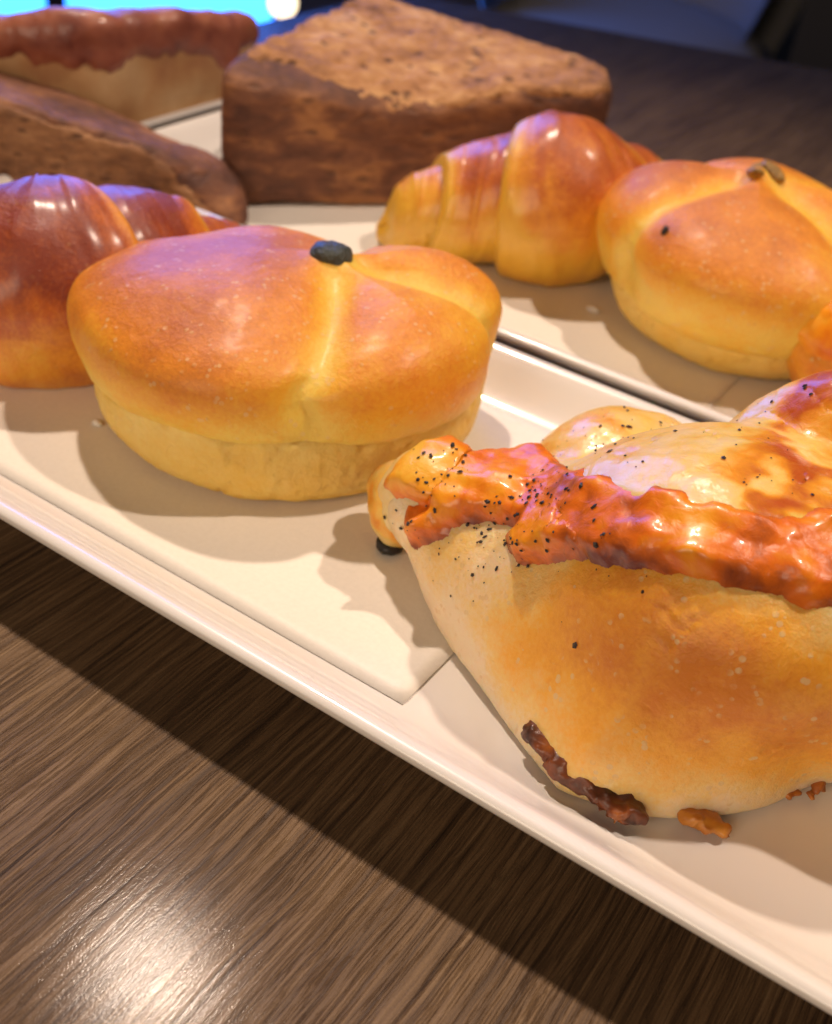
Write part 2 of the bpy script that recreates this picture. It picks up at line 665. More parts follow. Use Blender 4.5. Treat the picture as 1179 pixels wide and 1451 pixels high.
def plate(x0, x1, y0, y1, label, rad=1.6):
    t = thing('serving_plate', label, 'plate', ((x0 + x1) / 2, (y0 + y1) / 2, 0), 'long white rectangular plates on the table')
    # rounded rectangle outline, then rings at each profile inset
    ang = []
    nseg = 14
    ring = []
    for ins, z in PROFILE:
        r = max(rad - ins * 0.6, 0.25)
        pts = []
        for cx, cy, a0 in ((x1, y1, 0), (x0, y1, 90), (x0, y0, 180), (x1, y0, 270)):
            sx = 1 if cx == x1 else -1
            sy = 1 if cy == y1 else -1
            ccx = cx - sx * (ins + r)
            ccy = cy - sy * (ins + r)
            for k in range(nseg + 1):
                a = math.radians(a0 + 90 * k / nseg)
                pts.append((ccx + r * math.cos(a), ccy + r * math.sin(a), z))
        ring.append(pts)
    m = len(ring[0])
    V = [p for r_ in ring for p in r_]
    F = gridF(m, len(ring))
    F.append([(len(ring) - 1) * m + i for i in range(m)])
    F.append(list(range(m))[::-1])
    mk('plate_body', V, F, M_plate, t)
    return t


plate(-31.2, 5.2, 11.4, 25.55, 'front white plate carrying the large cheese bread, a pumpkin bun and a croissant')
plate(-31.2, 5.2, 26.05, 40.2, 'second white plate behind the dark gap, carrying the thick brown loaf')
plate(-43.5, -31.75, 14, 41.0, 'far left white plate under the blurred red topped bread')


def sheet(x0, x1, y0, y1, z, label, curl=0.0):
    nx, ny = 60, 24
    xs = np.linspace(x0, x1, nx)
    ys = np.linspace(y0, y1, ny)
    X, Y = np.meshgrid(xs, ys)
    P = np.stack([X.ravel(), Y.ravel(), np.full(X.size, z)], 1)
    P[:, 2] += 0.006 * (1 + fbm(P, 0.4, 2))
    d = np.minimum.reduce([P[:, 0] - x0, x1 - P[:, 0], P[:, 1] - y0, y1 - P[:, 1]])
    P[:, 2] += curl * sstep(1.2, 0, d)
    top = P.copy()
    top[:, 2] += 0.009
    F = gridF(nx, ny, False)
    nn = len(P)
    V = np.concatenate([top, P])
    FF = F + [[i + nn for i in f][::-1] for f in F]
    b = list(range(nx)) + [(j + 1) * nx - 1 for j in range(1, ny)] + [(ny - 1) * nx + i for i in range(nx - 2, -1, -1)] + [j * nx for j in range(ny - 2, 0, -1)]
    for k in range(len(b)):
        i, j = b[k], b[(k + 1) % len(b)]
        FF.append([i + nn, j + nn, j, i])
    o = mk('paper_sheet', V, FF, M_paper, None, base=((x0 + x1) / 2, (y0 + y1) / 2, z))
    return tag(o, label, 'paper', 'white paper sheets lining the plates')


sheet(-29.3, -7.3, 13.15, 23.9, 1.21, 'white paper sheet with its square corner showing on the front plate', 0.03)
sheet(-29.3, -7.0, 27.7, 38.4, 1.21, 'white paper sheet lining the second plate under loaf and croissant', 0.03)


# ------------------------------------------------------------------ pumpkin buns
def pumpkin_bun(cx, cy, grooves, label, seedmat, seedlab, sd, R, zw, h, en, em, rb, kr, kc, zc, tilt=(0, 0), va=127, bb=0.8, off=(0, 0), speck=None):
    t = thing('pumpkin_bun', label, 'bread bun', (cx, cy, 1.24), 'pumpkin shaped glazed buns on the plates')
    B = 1.24
    nu = 420
    th = np.linspace(0, 2 * PI, nu, endpoint=False)

    def dres(prof, n):
        p = np.array(prof, float)
        s = np.r_[0, np.cumsum(np.linalg.norm(np.diff(p, axis=0), axis=1))]
        q = np.linspace(0, s[-1], n)
        # smooth by catmull-rom-like cubic: linear then box smoothing
        r = np.stack([np.interp(q, s, p[:, 0]), np.interp(q, s, p[:, 1])], 1)
        for _ in range(int(n * 0.14)):
            r[1:-1] = r[1:-1] * 0.5 + (r[:-2] + r[2:]) * 0.25
        return r

    def tiltit(V):
        V = V.copy()
        # slightly oval plan, and the puckered middle sits off centre
        ca, sa = math.cos(math.radians(va)), math.sin(math.radians(va))
        dx, dy = V[:, 0] - cx, V[:, 1] - cy
        u, v_ = dx * ca + dy * sa, -dx * sa + dy * ca
        u = np.where(u > 0, u * bb, u)
        k = np.clip(1 - (np.hypot(dx, dy) / R) ** 2, 0, 1) * sstep(zw - B, zw - B + 0.5, V[:, 2] - B)
        V[:, 0] = cx + u * ca - v_ * sa + off[0] * k
        V[:, 1] = cy + u * sa + v_ * ca + off[1] * k
        dz = (V[:, 0] - cx) * tilt[0] + (V[:, 1] - cy) * tilt[1]
        V[:, 2] += dz * np.clip((V[:, 2] - B) / 2.5, 0, 1)
        return V
    # base cup
    zc = zc - B
    rt = R * kr * kc + 0.12
    pr = dres([(0.02, 0), (rb * 0.6, 0.0), (rb * 0.93, 0.02), (rb, 0.22), (rb + (rt - rb) * 0.45 + 0.12, zc * 0.45), (rb + (rt - rb) * 0.8, zc * 0.8), (rt, zc + 0.06), (rt - 0.15, zc + 0.3), (rt - 0.8, zc + 0.4)], 70)
    V = []
    for r, z in pr:
        V.append(np.stack([cx + r * np.cos(th), cy + r * np.sin(th), np.full(nu, B + z)], 1))
    V = np.concatenate(V)
    Nn = normals(V, gridF(nu, 70))
    a = np.arctan2(V[:, 1] - cy, V[:, 0] - cx)
    d = 0.16 * fbm(V, 0.30, 2, sd) + 0.07 * fbm(V, 1.4, 4, sd + 2) - 0.07 * sstep(0.05, 0.0, np.abs(fbm(V * np.array([1, 1, 2.0]), 0.9, 2, sd + 11)))
    hgt = (V[:, 2] - B) / (zc + 0.5)
    # torn ragged band just under the crown
    d -= 0.16 * sstep(0.05, 0.3, fbm(V * np.array([1, 1, 2.5]), 1.1, 3, sd + 4)) * sstep(0.45, 0.8, hgt)
    V = V + Nn * (d * sstep(0.0, 0.12, hgt))[:, None]
    V[:, 2] = np.maximum(V[:, 2], B)
    br = 0.28 + 0.35 * fbm(V, 0.5, 3, sd + 3) + 0.30 * sstep(0.2, 0.0, hgt) - 0.15 * sstep(0.5, 0.9, hgt)
    F = gridF(nu, 70)
    mk('bun_side', tiltit(V), F + [list(range(nu))[::-1]], M_base, t, attrs={'brown': np.clip(br, 0, 1)})
    # crown
    nv = 170
    dome = [(R * r, zw - B + h * (1 - r ** en) ** (1 / em)) for r in (1.0, 0.995, 0.97, 0.93, 0.87, 0.8, 0.7, 0.6, 0.5, 0.4, 0.3, 0.2, 0.1, 0.002)]
    low = [(R * (1 - (1 - kr) * q ** 2), zw - B - (zw - B - zc) * q) for q in (0.96, 0.75, 0.5, 0.25)]
    pr = dres([(R * kr - 0.65, zc + 0.20), (R * kr - 0.22, zc + 0.05), (R * kr - 0.04, zc + 0.0)] + low + dome, nv)
    V = []
    rr = []
    for r, z in pr:
        V.append(np.stack([cx + r * np.cos(th), cy + r * np.sin(th), np.full(nu, B + z)], 1))
        rr.append(np.full(nu, r))
    V = np.concatenate(V)
    rr = np.concatenate(rr)
    F = gridF(nu, nv)
    Nn = normals(V, F)
    a = np.arctan2(V[:, 1] - cy, V[:, 0] - cx)
    G = np.zeros(len(V))
    Gw = np.zeros(len(V))
    zz = V[:, 2] - B
    for g in grooves:
        ga = math.radians(g) + 0.04 * np.sin(zz * 1.5)
        dd = (a - ga + PI) % (2 * PI) - PI
        arc = np.abs(dd) * np.maximum(rr, 0.5)
        G = np.maximum(G, np.exp(-(arc / 0.46) ** 2))
        Gw = np.maximum(Gw, np.exp(-(arc / 1.5) ** 2))
    fade = sstep(zc, zc + 1.0, zz) * 0.75 + 0.25
    d = 0.16 - 0.24 * G * fade * sstep(0, 0.9, rr) - 0.34 * Gw * fade * sstep(0, 1.5, rr)
    d += 0.26 * fbm(V, 0.22, 2, sd + 5) + 0.02 * fbm(V, 1.8, 3, sd + 6)
    edge = sstep(zc + 0.6, zc, zz)
    d += edge * 0.07 * fbm(V, 1.3, 3, sd + 8)
    V = V + Nn * d[:, None]
    hz = (V[:, 2] - B) / (zw + h - B)
    br = 0.12 + 0.42 * sstep(0.42, 0.70, hz) + 0.22 * sstep(0.7, 0.95, hz) - 0.42 * G - 0.10 * Gw + 0.30 * fbm(V, 0.45, 3, sd + 7)
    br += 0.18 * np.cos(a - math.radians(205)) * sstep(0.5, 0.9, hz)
    o = mk('bun_crown', tiltit(V), F, M_pump, t, attrs={'brown': np.clip(br, 0, 1)})
    if speck:
        VT = tiltit(V)
        tr = BVHTree.FromPolygons([tuple(q) for q in VT], F)
        hit = tr.ray_cast(Vector(CAMP), Vector(ray(*speck)))
        if hit[0] is not None:
            Ds = sphere_dirs(24, 14)
            Sp = Ds * np.array([0.10, 0.10, 0.20]) * (1 + 0.4 * fbm(Ds + 3, 1.5, 2))[:, None] + np.array(hit[0])
            sp_ = mk('raisin', Sp, gridF(24, 14) + [list(range(24))[::-1], [13 * 24 + i for i in range(24)]], M_black, t)
            sp_['label'] = 'small dark fleck baked into the crust'
    # seed
    sx, sy = cx + off[0], cy + off[1]
    sz = zw + h - 0.16 + off[0] * tilt[0] + off[1] * tilt[1]
    D = sphere_dirs(60, 30)
    p = 3.0
    rad = np.array([0.52, 0.47, 0.37])
    S = np.sign(D) * np.abs(D) ** 0.85 * rad
    ca, sa = math.cos(0.6), math.sin(0.6)
    S = np.stack([S[:, 0] * ca - S[:, 1] * sa, S[:, 0] * sa + S[:, 1] * ca, S[:, 2]], 1)
    S += D * (0.10 * fbm(S + sd, 2.2, 3))[:, None]
    S += np.array([sx, sy, sz + 0.12])
    Fs = gridF(60, 30) + [list(range(60))[::-1], [29 * 60 + i for i in range(60)]]
    if seedlab:
        so = mk('seed', S, Fs, seedmat, t)
        so['label'] = seedlab
    else:
        for k in range(4):
            S2 = (S - np.array([sx, sy, sz + 0.12])) * np.array([0.85, 0.5, 0.35])
            q = 0.3 + k * 0.8
            S2 = np.stack([S2[:, 0] * math.cos(q) - S2[:, 1] * math.sin(q), S2[:, 0] * math.sin(q) + S2[:, 1] * math.cos(q), S2[:, 2] + S2[:, 0] * (0.3 if k % 2 else -0.4)], 1)
            mk('seed', S2 + np.array([sx + 0.32 * math.cos(k * 2.2), sy + 0.32 * math.sin(k * 2.2), sz + 0.12 + 0.07 * k]), Fs, seedmat, t)
    return t


pumpkin_bun(-15.83, 20.24, (-47, 24, 112), 'golden pumpkin shaped bun with one dark seed on top, on the front plate', M_seed, 'single dark pumpkin seed', 1.0, 5.28, 4.12, 1.48, 2.3, 2.1, 4.78, 0.94, 0.995, 3.0, (0.02, -0.01), 127, 0.58, (0.85, 0.25))
pumpkin_bun(-8.3, 33.9, (-125, -28, 62, 150), 'yellow glazed bun with a tuft of pale seeds, right of the orange croissant', M_seed2, None, 9.0, 5.1, 4.25, 1.85, 2.3, 1.5, 3.85, 0.89, 0.985, 2.6, (-0.02, -0.01), 105, 0.79, (-0.64, -0.13), (942, 329))


# ------------------------------------------------------------------ croissants
def interp_path(pts, s):
    pts = np.array(pts, float)
    k = len(pts)
    u = np.linspace(0, 1, k)
    out = []
    for c in range(pts.shape[1]):
        # natural-ish cubic through points (catmull-rom)
        y = pts[:, c]
        m = np.gradient(y, u)
        i = np.clip((s * (k - 1)).astype(int), 0, k - 2)
        h = u[1] - u[0]
        t = (s - u[i]) / h
        y0, y1, m0, m1 = y[i], y[i + 1], m[i] * h, m[i + 1] * h
        out.append((2 * t ** 3 - 3 * t ** 2 + 1) * y0 + (t ** 3 - 2 * t ** 2 + t) * m0 + (-2 * t ** 3 + 3 * t ** 2) * y1 + (t ** 3 - t ** 2) * m1)
    return np.stack(out, -1)


def croissant(path, bounds, label, sd, slant=0.05, group='croissants on the plates', bm=0.0):
    """path rows: x, y, z, side radius, up radius"""
    pa = np.array(path, float)
    t = thing('croissant', label, 'croissant', (pa[len(pa) // 2, 0], pa[len(pa) // 2, 1], 1.24), group)
    nph = 150
    K = len(bounds) - 1
    mid = (K - 1) / 2
    for i in range(K):
        a, b = bounds[i], bounds[i + 1]
        ext = (b - a) * 0.22
        lo = a - (ext if i >= mid + 0.5 else 0.0)
        hi = b + (ext if i <= mid - 0.5 else 0.0)
        ns = max(24, int((hi - lo) * 300))
        s = np.linspace(lo, hi, ns)
        ph = np.linspace(0, 2 * PI, nph, endpoint=False)
        S, PH = np.meshgrid(s, ph, indexing='ij')
        S0 = S.ravel()
        PH = PH.ravel()
        sw = np.clip(S0 + slant * np.sin(PH + 0.6) * np.sign(mid - i if i != mid else 0), 0, 1)
        q = interp_path(pa, sw)
        q2 = interp_path(pa, np.clip(sw + 0.01, 0, 1))
        q1 = interp_path(pa, np.clip(sw - 0.01, 0, 1))
        T = (q2 - q1)[:, :3]
        T[:, 2] *= 0.3
        T /= np.linalg.norm(T, axis=1)[:, None]
        side = np.stack([T[:, 1], -T[:, 0], np.zeros(len(T))], 1)
        side /= np.linalg.norm(side, axis=1)[:, None]
        up = np.cross(side, T)
        u = (S0 - lo) / (hi - lo)
        # inner edge (towards the middle) tucks under, outer edge overlaps the next layer
        uu = u if i < mid else 1 - u
        if i == mid:
            m_ = np.minimum(u, 1 - u)
            e = 0.99 + 0.06 * np.sin(PI * np.clip(u, 0, 1)) - 0.14 * np.clip(1 - m_ / 0.06, 0, 1) ** 2
            yl = np.exp(-(m_ / 0.14) ** 2)
        else:
            # uu=0 outer end (hidden below the thinner neighbour's edge), uu=1 inner
            e = 0.82 + 0.20 * sstep(1.0, 0.35, uu) - 0.16 * np.clip(1 - uu / 0.08, 0, 1) ** 2
            yl = np.exp(-(uu / 0.16) ** 2)
        if i in (0, K - 1):
            w_ = uu
            e = e * sstep(-0.02, 0.25, w_) ** 0.5
        rs, ru = q[:, 3] * e, q[:, 4] * e
        cs, sn = np.cos(PH), np.sin(PH)
        Pp = q[:, :3] + side * (rs * cs)[:, None] + up * (ru * sn)[:, None]
        nrm = side * cs[:, None] + up * sn[:, None]
        stri = fbm(np.stack([S0 * 70, PH * 0.9, np.full_like(PH, i * 3.3)], 1), 1.0, 3, sd)
        flake = np.clip(fbm(np.stack([S0 * 24 + 0.3 * np.sin(PH * 2), PH * 0.35, np.full_like(PH, i * 5.1)], 1), 1.0, 2, sd + 8) * 3, -0.3, 0.5)
        Pp = Pp + nrm * (0.022 * stri + 0.05 * flake + 0.16 * fbm(Pp, 0.5, 2, sd + 1))[:, None]
        Pp[:, 2] = np.maximum(Pp[:, 2], 1.25)
        hz = (Pp[:, 2] - 1.2) / 4.8
        br = 0.02 + 0.78 * sstep(0.12, 0.9, hz) - 0.75 * yl + 0.24 * stri + 0.35 * fbm(Pp, 0.6, 3, sd + 3) + bm
        F = gridF(nph, ns)
        F.append(list(range(nph)))
        F.append([(ns - 1) * nph + k for k in range(nph)][::-1])
        F = [f[::-1] for f in F]
        mk('layer', Pp, F, M_crois, t, attrs={'brown': np.clip(br, 0, 1)})
    return t


croissant([(-28.2, 19.6, 1.9, .4, .4), (-26.2, 18.3, 2.4, 1.5, 1.4), (-24.5, 17.3, 2.9, 2.2, 2.3), (-22.3, 17.8, 3.1, 2.6, 2.75), (-21.4, 20.0, 3.2, 2.4, 2.35), (-20.9, 23.0, 2.6, 1.4, 1.4), (-21.2, 25.3, 2.0, .4, .4)],
          [0, 0.19, 0.37, 0.63, 0.82, 1.0], 'dark glazed croissant at the left edge behind the front pumpkin bun', 3.0, bm=0.26)
croissant([(-20.3, 30.3, 1.8, .5, .5), (-19.2, 31.0, 2.4, 1.6, 1.4), (-17.6, 32.0, 3.0, 2.3, 2.0), (-15.4, 33.2, 3.5, 2.8, 2.75), (-14.3, 35.6, 3.2, 2.2, 2.0), (-14.2, 38.0, 2.8, 1.7, 1.5), (-14.8, 40.0, 2.6, .5, .5)],
          [0, 0.20, 0.40, 0.66, 0.84, 1.0], 'orange glossy croissant on the second plate in front of the brown loaf', 6.0, bm=-0.10)


# ------------------------------------------------------------------ brown loaves
def planes_sdf(pl, k=0.5):
    def f(P):
        r = None
        for n, d in pl:
            n = np.array(n, float)
            n = n / np.linalg.norm(n)
            v = P @ n - d
            r = v if r is None else smax(r, v, k)
        return r
    return f


def through(n, p):
    n = np.array(n, float)
    n = n / np.linalg.norm(n)
    return (n, float(n @ np.array(p, float)))


def side_planes(poly, lean=0.0, off=0.0):
    out = []
    for i in range(len(poly)):
        a = np.array(poly[i] + (0,), float)
        b = np.array(poly[(i + 1) % len(poly)] + (0,), float)
        e = b - a
        nrm = np.array([e[1], -e[0], -lean * np.linalg.norm(e)])
        nn, d = through(nrm, a + np.array([0, 0, 3.0]))
        out.append((nn, d - off))
    return out


def loaf(poly, tops, face, c, ext, label, sd, cm, dent=None):
    """tops: planes closing the block above; face: the plane that is cut crumb"""
    t = thing('brown_bread', label, 'bread', (c[0], c[1], 1.24), 'thick pieces of brown loaf')
    tp = [through(n_, p_) for n_, p_ in tops]
    body = planes_sdf(side_planes(poly) + tp + [((0, 0, -1), -1.24)], 0.55)
    lo = (c[0] - ext[0], c[1] - ext[1], 0.6)
    hi = (c[0] + ext[0], c[1] + ext[1], 8)
    V, F = nets(body, lo, hi, 0.14)
    V = V + normals(V, F) * (0.18 * fbm(V, 0.35, 3, sd) + 0.07 * fbm(V, 1.5, 4, sd + 1) - 0.04 * sstep(0.15, 0.4, fbm(V * np.array([.6, .6, 1.6]), 1.6, 2, sd + 6)))[:, None]
    def sag(V):
        if dent:
            q = np.exp(-((V[:, 0] - dent[0]) ** 2 + (V[:, 1] - dent[1]) ** 2) / (2 * dent[2] ** 2))
            V[:, 2] -= dent[3] * q * sstep(2.0, 5.5, V[:, 2])
        return V
    V = sag(V)
    V[:, 2] = np.maximum(V[:, 2], 1.24)
    mk('crust', V, F, M_crust, t)
    fn, fp = through(*face)
    inner = planes_sdf([(n_, d_ - 0.22) for n_, d_ in side_planes(poly) + tp if abs(n_ @ fn) < 0.97] + [(fn, fp + 0.12), (-fn, -(fp - 0.9)), (np.array([0, 0, -1.0]), -1.45)], 0.25)
    V, F = nets(inner, lo, hi, 0.12)
    V = V + normals(V, F) * (0.20 * fbm(V, 0.35, 3, sd) + 0.16 * fbm(V, 1.2, 4, sd + 2) - 0.06 * sstep(0.15, 0.4, fbm(V, 2.2, 2, sd + 6)))[:, None]
    V = sag(V)
    V[:, 2] = np.maximum(V[:, 2], 1.3)
    mk('crumb', V, F, cm, t)
    return t


loaf([(-26.6, 29.2), (-25.4, 29.1), (-22.0, 33.0), (-18.1, 37.0), (-17.0, 38.3), (-16.8, 40.2), (-17.6, 41.8), (-19.2, 42.6), (-28.8, 40.8)],
     [((0.075, -0.01, 1), (-26.5, 29.2, 6.1)), ((0.38, -0.42, 1), (-21.5, 33.5, 5.6))], ((0.075, -0.01, 1), (-26.5, 29.2, 6.1)), (-23.0, 36.0), (8, 9), 'large thick block of brown bread with pale crumb top behind the second croissant', 2.0, M_crumb, (-21.3, 33.0, 2.3, 0.85))
loaf([(-24.0, 27.2), (-23.8, 28.0), (-25.5, 29.3), (-37.0, 29.0), (-37.0, 21.0), (-33.0, 22.8)],
     [((0.05, 0.30, 1), (-28.0, 25.0, 4.25)), ((0.85, 0.1, 1), (-25.3, 27.2, 2.75))], ((4.5, -9, 0.6), (-26.6, 25.95, 2.6)), (-30.5, 25.2), (8, 6), 'low brown bread piece sloping down to a thin tip, behind the dark croissant', 5.0, M_crumb2)


# ------------------------------------------------------------------ draping tools
def drape_dirs(c, V, F, pts):
    """sight lines through the listed picture points onto a body; returns directions from the body's centre"""
    tree = BVHTree.FromPolygons([tuple(v) for v in V], [f for f in F if len(f) == 4])
    out = []
    for x, y in pts:
        h = tree.ray_cast(Vector(CAMP), Vector(ray(x, y)))
        if h[0] is None:
            q = tree.find_nearest(Vector(CAMP + ray(x, y) * 24))[0]
        else:
            q = h[0]
        d = np.array(q) - c
        out.append(d / np.linalg.norm(d))
    return np.array(out)


def tangent_map(D, ax):
    """azimuthal equidistant map of directions about an axis"""
    ax = ax / np.linalg.norm(ax)
    e1 = np.cross([0, 0, 1.0], ax)
    e1 /= np.linalg.norm(e1)
    e2 = np.cross(ax, e1)
    cz = np.clip(D @ ax, -1, 1)
    th = np.arccos(cz)
    x, y = D @ e1, D @ e2
    l = np.hypot(x, y) + 1e-9
    return np.stack([x / l * th, y / l * th], 1)


def poly_sd(P, poly):
    """signed distance, inside positive"""
    n = len(poly)
    d = np.full(len(P), 1e9)
    ins = np.zeros(len(P), bool)
    for i in range(n):
        a, b = poly[i], poly[(i + 1) % n]
        e = b - a
        w_ = P - a
        t = np.clip((w_ @ e) / (e @ e + 1e-12), 0, 1)
        d = np.minimum(d, np.linalg.norm(w_ - t[:, None] * e, axis=1))
        c1 = (a[1] <= P[:, 1]) != (b[1] <= P[:, 1])
        xx = a[0] + (P[:, 1] - a[1]) / (e[1] if abs(e[1]) > 1e-12 else 1e-12) * e[0]
        ins ^= c1 & (P[:, 0] < xx)
    return np.where(ins, d, -d)


def submesh(V, F, keep):
    idx = -np.ones(len(V), int)
    Fa = np.array([f for f in F if len(f) == 4])
    fk = Fa[keep[Fa].any(axis=1)]
    used = np.unique(fk)
    idx[used] = np.arange(len(used))
    return used, idx[fk].tolist()


# ------------------------------------------------------------------ big cheese bread
CBC = np.array([-3.4, 17.8, 2.8])


def cb_sdf(P):
    s = ell(P, (-2.85, 17.37, 4.25), (3.57, 3.26, 2.32))
    s = smin(s, cone(P, (-4.37, 17.51, 1.17), (-9.22, 17.09, 2.83), 4.36, 1.2), 1.2)
    s = smin(s, ell(P, (1.3, 18.9, 3.5), (2.9, 3.5, 2.9)), 1.0)
    s = smin(s, cone(P, (-4.05, 19.78, 2.17), (-6.34, 20.64, 1.77), 2.05, 2.56), 0.7)
    s = smin(s, ell(P, (-1.03, 20.62, 3.62), (3.69, 1.91, 4.03)), 0.7)
    # the foot curls in under the belly
    return smax(s, (1.24 - P[:, 2]), 0.22)


def build_cheese_bread():
    t = thing('cheese_bread', 'large baked cheese bread with orange browned cheese ridge and black pepper, nearest in view', 'bread', (-3.0, 18.0, 1.24), 'cheese topped breads')
    V, F = nets(cb_sdf, (-11.5, 11.5, 0.7), (8, 25.5, 8.2), 0.075)
    Nn = normals(V, F)
    wr = np.abs(fbm(V * np.array([1, 1, 1.6]), 0.8, 3, 21.0))
    V = V + Nn * (0.10 * fbm(V, 0.35, 2, 3.3) + 0.03 * fbm(V, 1.6, 3, 1.3) - 0.04 * sstep(0.07, 0.0, wr) * sstep(0.0, 0.3, fbm(V, 0.5, 2, 22.0)) * sstep(-8.0, -5.0, V[:, 0]))[:, None]
    V[:, 2] = np.maximum(V[:, 2], 1.24)
    Nn = normals(V, F)
    D = V - CBC
    D /= np.linalg.norm(D, axis=1)[:, None]
    ax = np.array([0.1, -0.75, 0.6])
    TM = tangent_map(D, ax)

    def region(pts):
        return tangent_map(drape_dirs(CBC, V, F, pts), ax)
    # browning of the dough: golden band across the belly, pale at the foot and the left tip
    bel = tangent_map(drape_dirs(CBC, V, F, [(840, 900), (1000, 1000), (1120, 1030)]), ax)
    dist = np.min([np.linalg.norm(TM - q, axis=1) for q in bel], axis=0)
    br = 0.16 + 0.72 * sstep(0.80, 0.10, dist) + 0.42 * fbm(V, 0.55, 4, 2.0) - 0.2 * sstep(2.6, 1.4, V[:, 2])
    body = mk('bread_body', V, F, M_dough, t, attrs={'brown': np.clip(br, 0, 1)})
    Rm = np.linalg.norm(V - CBC, axis=1)

    def topping(name, mat, sdm, h, rim, rough, sd, brown, edge_w=0.35, off=0.0, extra=None):
        """sdm: signed distance in cm along the surface"""
        sdn = sdm + 0.25 * fbm(V, 0.9, 3, sd) + 0.10 * fbm(V, 3.0, 2, sd + 1)
        keep = sdn > -0.12
        used, FF = submesh(V, F, keep)
        e = sstep(-0.06, edge_w, sdn)
        hh = -0.06 + (h + 0.06) * np.sqrt(np.clip(e, 0, 1))
        hh = hh + rim * np.exp(-((sdn - edge_w) / 0.22) ** 2)
        hh = hh + e * (rough * fbm(V, 0.6, 3, sd + 2) + rough * 0.35 * np.abs(fbm(V, 2.6, 3, sd + 5)))
        if extra is not None:
            hh = hh + extra * e
        hh = np.where(sdn < -0.02, -0.06, np.maximum(hh, -0.06)) + off
        Vt = V + Nn * hh[:, None]
        Vt[:, 2] = np.maximum(Vt[:, 2], 1.26)
        o = mk(name, Vt[used], FF, mat, t, attrs={'brown': np.clip(brown, 0, 1)[used]})
        return o, Vt, used, FF
    # pale melted cheese: everything above and behind the ridge
    ridge_top = [(548, 700), (560, 640), (600, 622), (650, 632), (700, 640), (760, 652), (830, 668), (900, 690), (1000, 715), (1090, 730), (1179, 720), (1300, 730)]
    low = [(1300, 960), (1240, 900), (1179, 858), (1135, 862), (1080, 838), (1010, 818), (950, 806), (880, 798), (800, 796), (735, 792), (716, 764), (740, 744), (690, 742), (640, 748), (618, 768), (590, 776), (574, 745), (590, 712), (562, 706)]
    pr = region(ridge_top + low)
    sd_r = poly_sd(TM, pr) * Rm
    up = region([(1300, 760), (1179, 800), (1000, 770), (800, 730), (600, 700), (545, 760), (520, 765), (488, 722)])
    # close the melted region round the back of the bread
    back = tangent_map(np.array([[-1, 0.10, -0.12], [-0.8, 0.55, -0.2], [-0.4, 0.95, -0.15], [0.3, 1, -0.1], [1, 0.6, 0.0]]), ax)
    sd_m = poly_sd(TM, np.concatenate([up, back])) * Rm
    bm = 0.24 + 0.5 * fbm(V, 0.55, 3, 6.0) + 0.75 * sstep(0.0, 0.28, fbm(V, 0.75, 3, 16.0)) * sstep(-5.5, -2.0, V[:, 0])
    pxv = proj(V)
    brs = region([(1150, 600), (1179, 660), (1110, 650), (1160, 545), (870, 610), (1130, 700)])
    for q, rad in zip(brs, (0.16, 0.20, 0.12, 0.13, 0.07, 0.10)):
        bm += 0.30 * np.exp(-(np.linalg.norm(TM - q, axis=1) / rad) ** 2)
    o1, Vm, usedm, FFm = topping('melted_cheese', M_melt, sd_m, 0.16, 0.05, 0.10, 3.0, bm, 0.5)
    # browned ridge
    br2 = 0.62 + 0.6 * fbm(V, 0.9, 3, 8.0) + 0.25 * sstep(0.3, -0.05, sd_r)
    lf = region([(605, 665)])[0]
    br2 -= 0.40 * np.exp(-(np.linalg.norm(TM - lf, axis=1) / 0.14) ** 2)
    ex = 0.20 * (0.3 - np.abs(fbm(V * np.array([0.45, 1, 1]), 0.75, 2, 12.0))) + 0.17 * sstep(0.0, 0.45, fbm(V * np.array([0.35, 1.3, 1.0]), 1.0, 2, 14.0))
    o, Vt, used, FF = topping('browned_cheese', M_brown, sd_r, 0.22, 0.04, 0.16, 5.0, br2, 0.42, 0.02, ex)
    # charred knob of cheese under the left tip
    def blobpart(name, c, sdf, mat, rmax, brown, lab=None, h=0.06):
        v, f = nets(sdf, np.array(c) - rmax, np.array(c) + rmax, h)
        v[:, 2] = np.maximum(v[:, 2], 1.25)
        oo = mk(name, v, f, mat, t, attrs={'brown': np.clip(brown + 0.6 * fbm(v, 1.5, 3, 2.0), 0, 1)})
        if lab:
            oo['label'] = lab
        return oo
    blobpart('cheese_drip', (-10.6, 17.4, 2.3), lambda P: smin(ell(P, (-10.75, 17.5, 2.3), (0.5, 0.6, 0.75)), ell(P, (-10.2, 17.0, 2.1), (0.6, 0.6, 0.7)), 0.4) - 0.12 * fbm(P, 1.2, 3, 1.0), M_melt, 1.9, 0.42, 'browned drip of cheese at the left tip')
    blobpart('burnt_bit', (-10.2, 16.8, 1.42), lambda P: ell(P, (-10.2, 16.8, 1.42), (0.30, 0.24, 0.20)) - 0.08 * fbm(P, 3, 2, 1.0), M_black, 0.6, 1.0, None, 0.05)
    # crisp skirts of cheese along the foot
    def crisp(path, rad, hgt, sd, brown, holes=False):
        pts = np.array(path, float)

        c = pts.mean(0)

        def sdf(P):
            s = None
            for a, b in zip(pts[:-1], pts[1:]):
                q = P.copy()
                q[:, 2] = c[2] + (q[:, 2] - c[2]) * 1.5
                v = cone(q, a, b, rad, rad * 0.9)
                s = v if s is None else smin(s, v, 0.15)
            return s - 0.30 * fbm(P, 1.3, 3, sd) - 0.12 * fbm(P, 4.5, 2, sd)
        c = pts.mean(0)
        return blobpart('cheese_crisp', c, sdf, M_crisp, max(0.8, np.ptp(pts[:, 0]) / 2 + 0.7), brown, None, 0.05)
    crisp([(-4.6, 13.75, 1.75), (-3.65, 13.4, 1.62), (-2.75, 13.35, 1.5)], 0.34, 0.5, 2.0, 0.68)
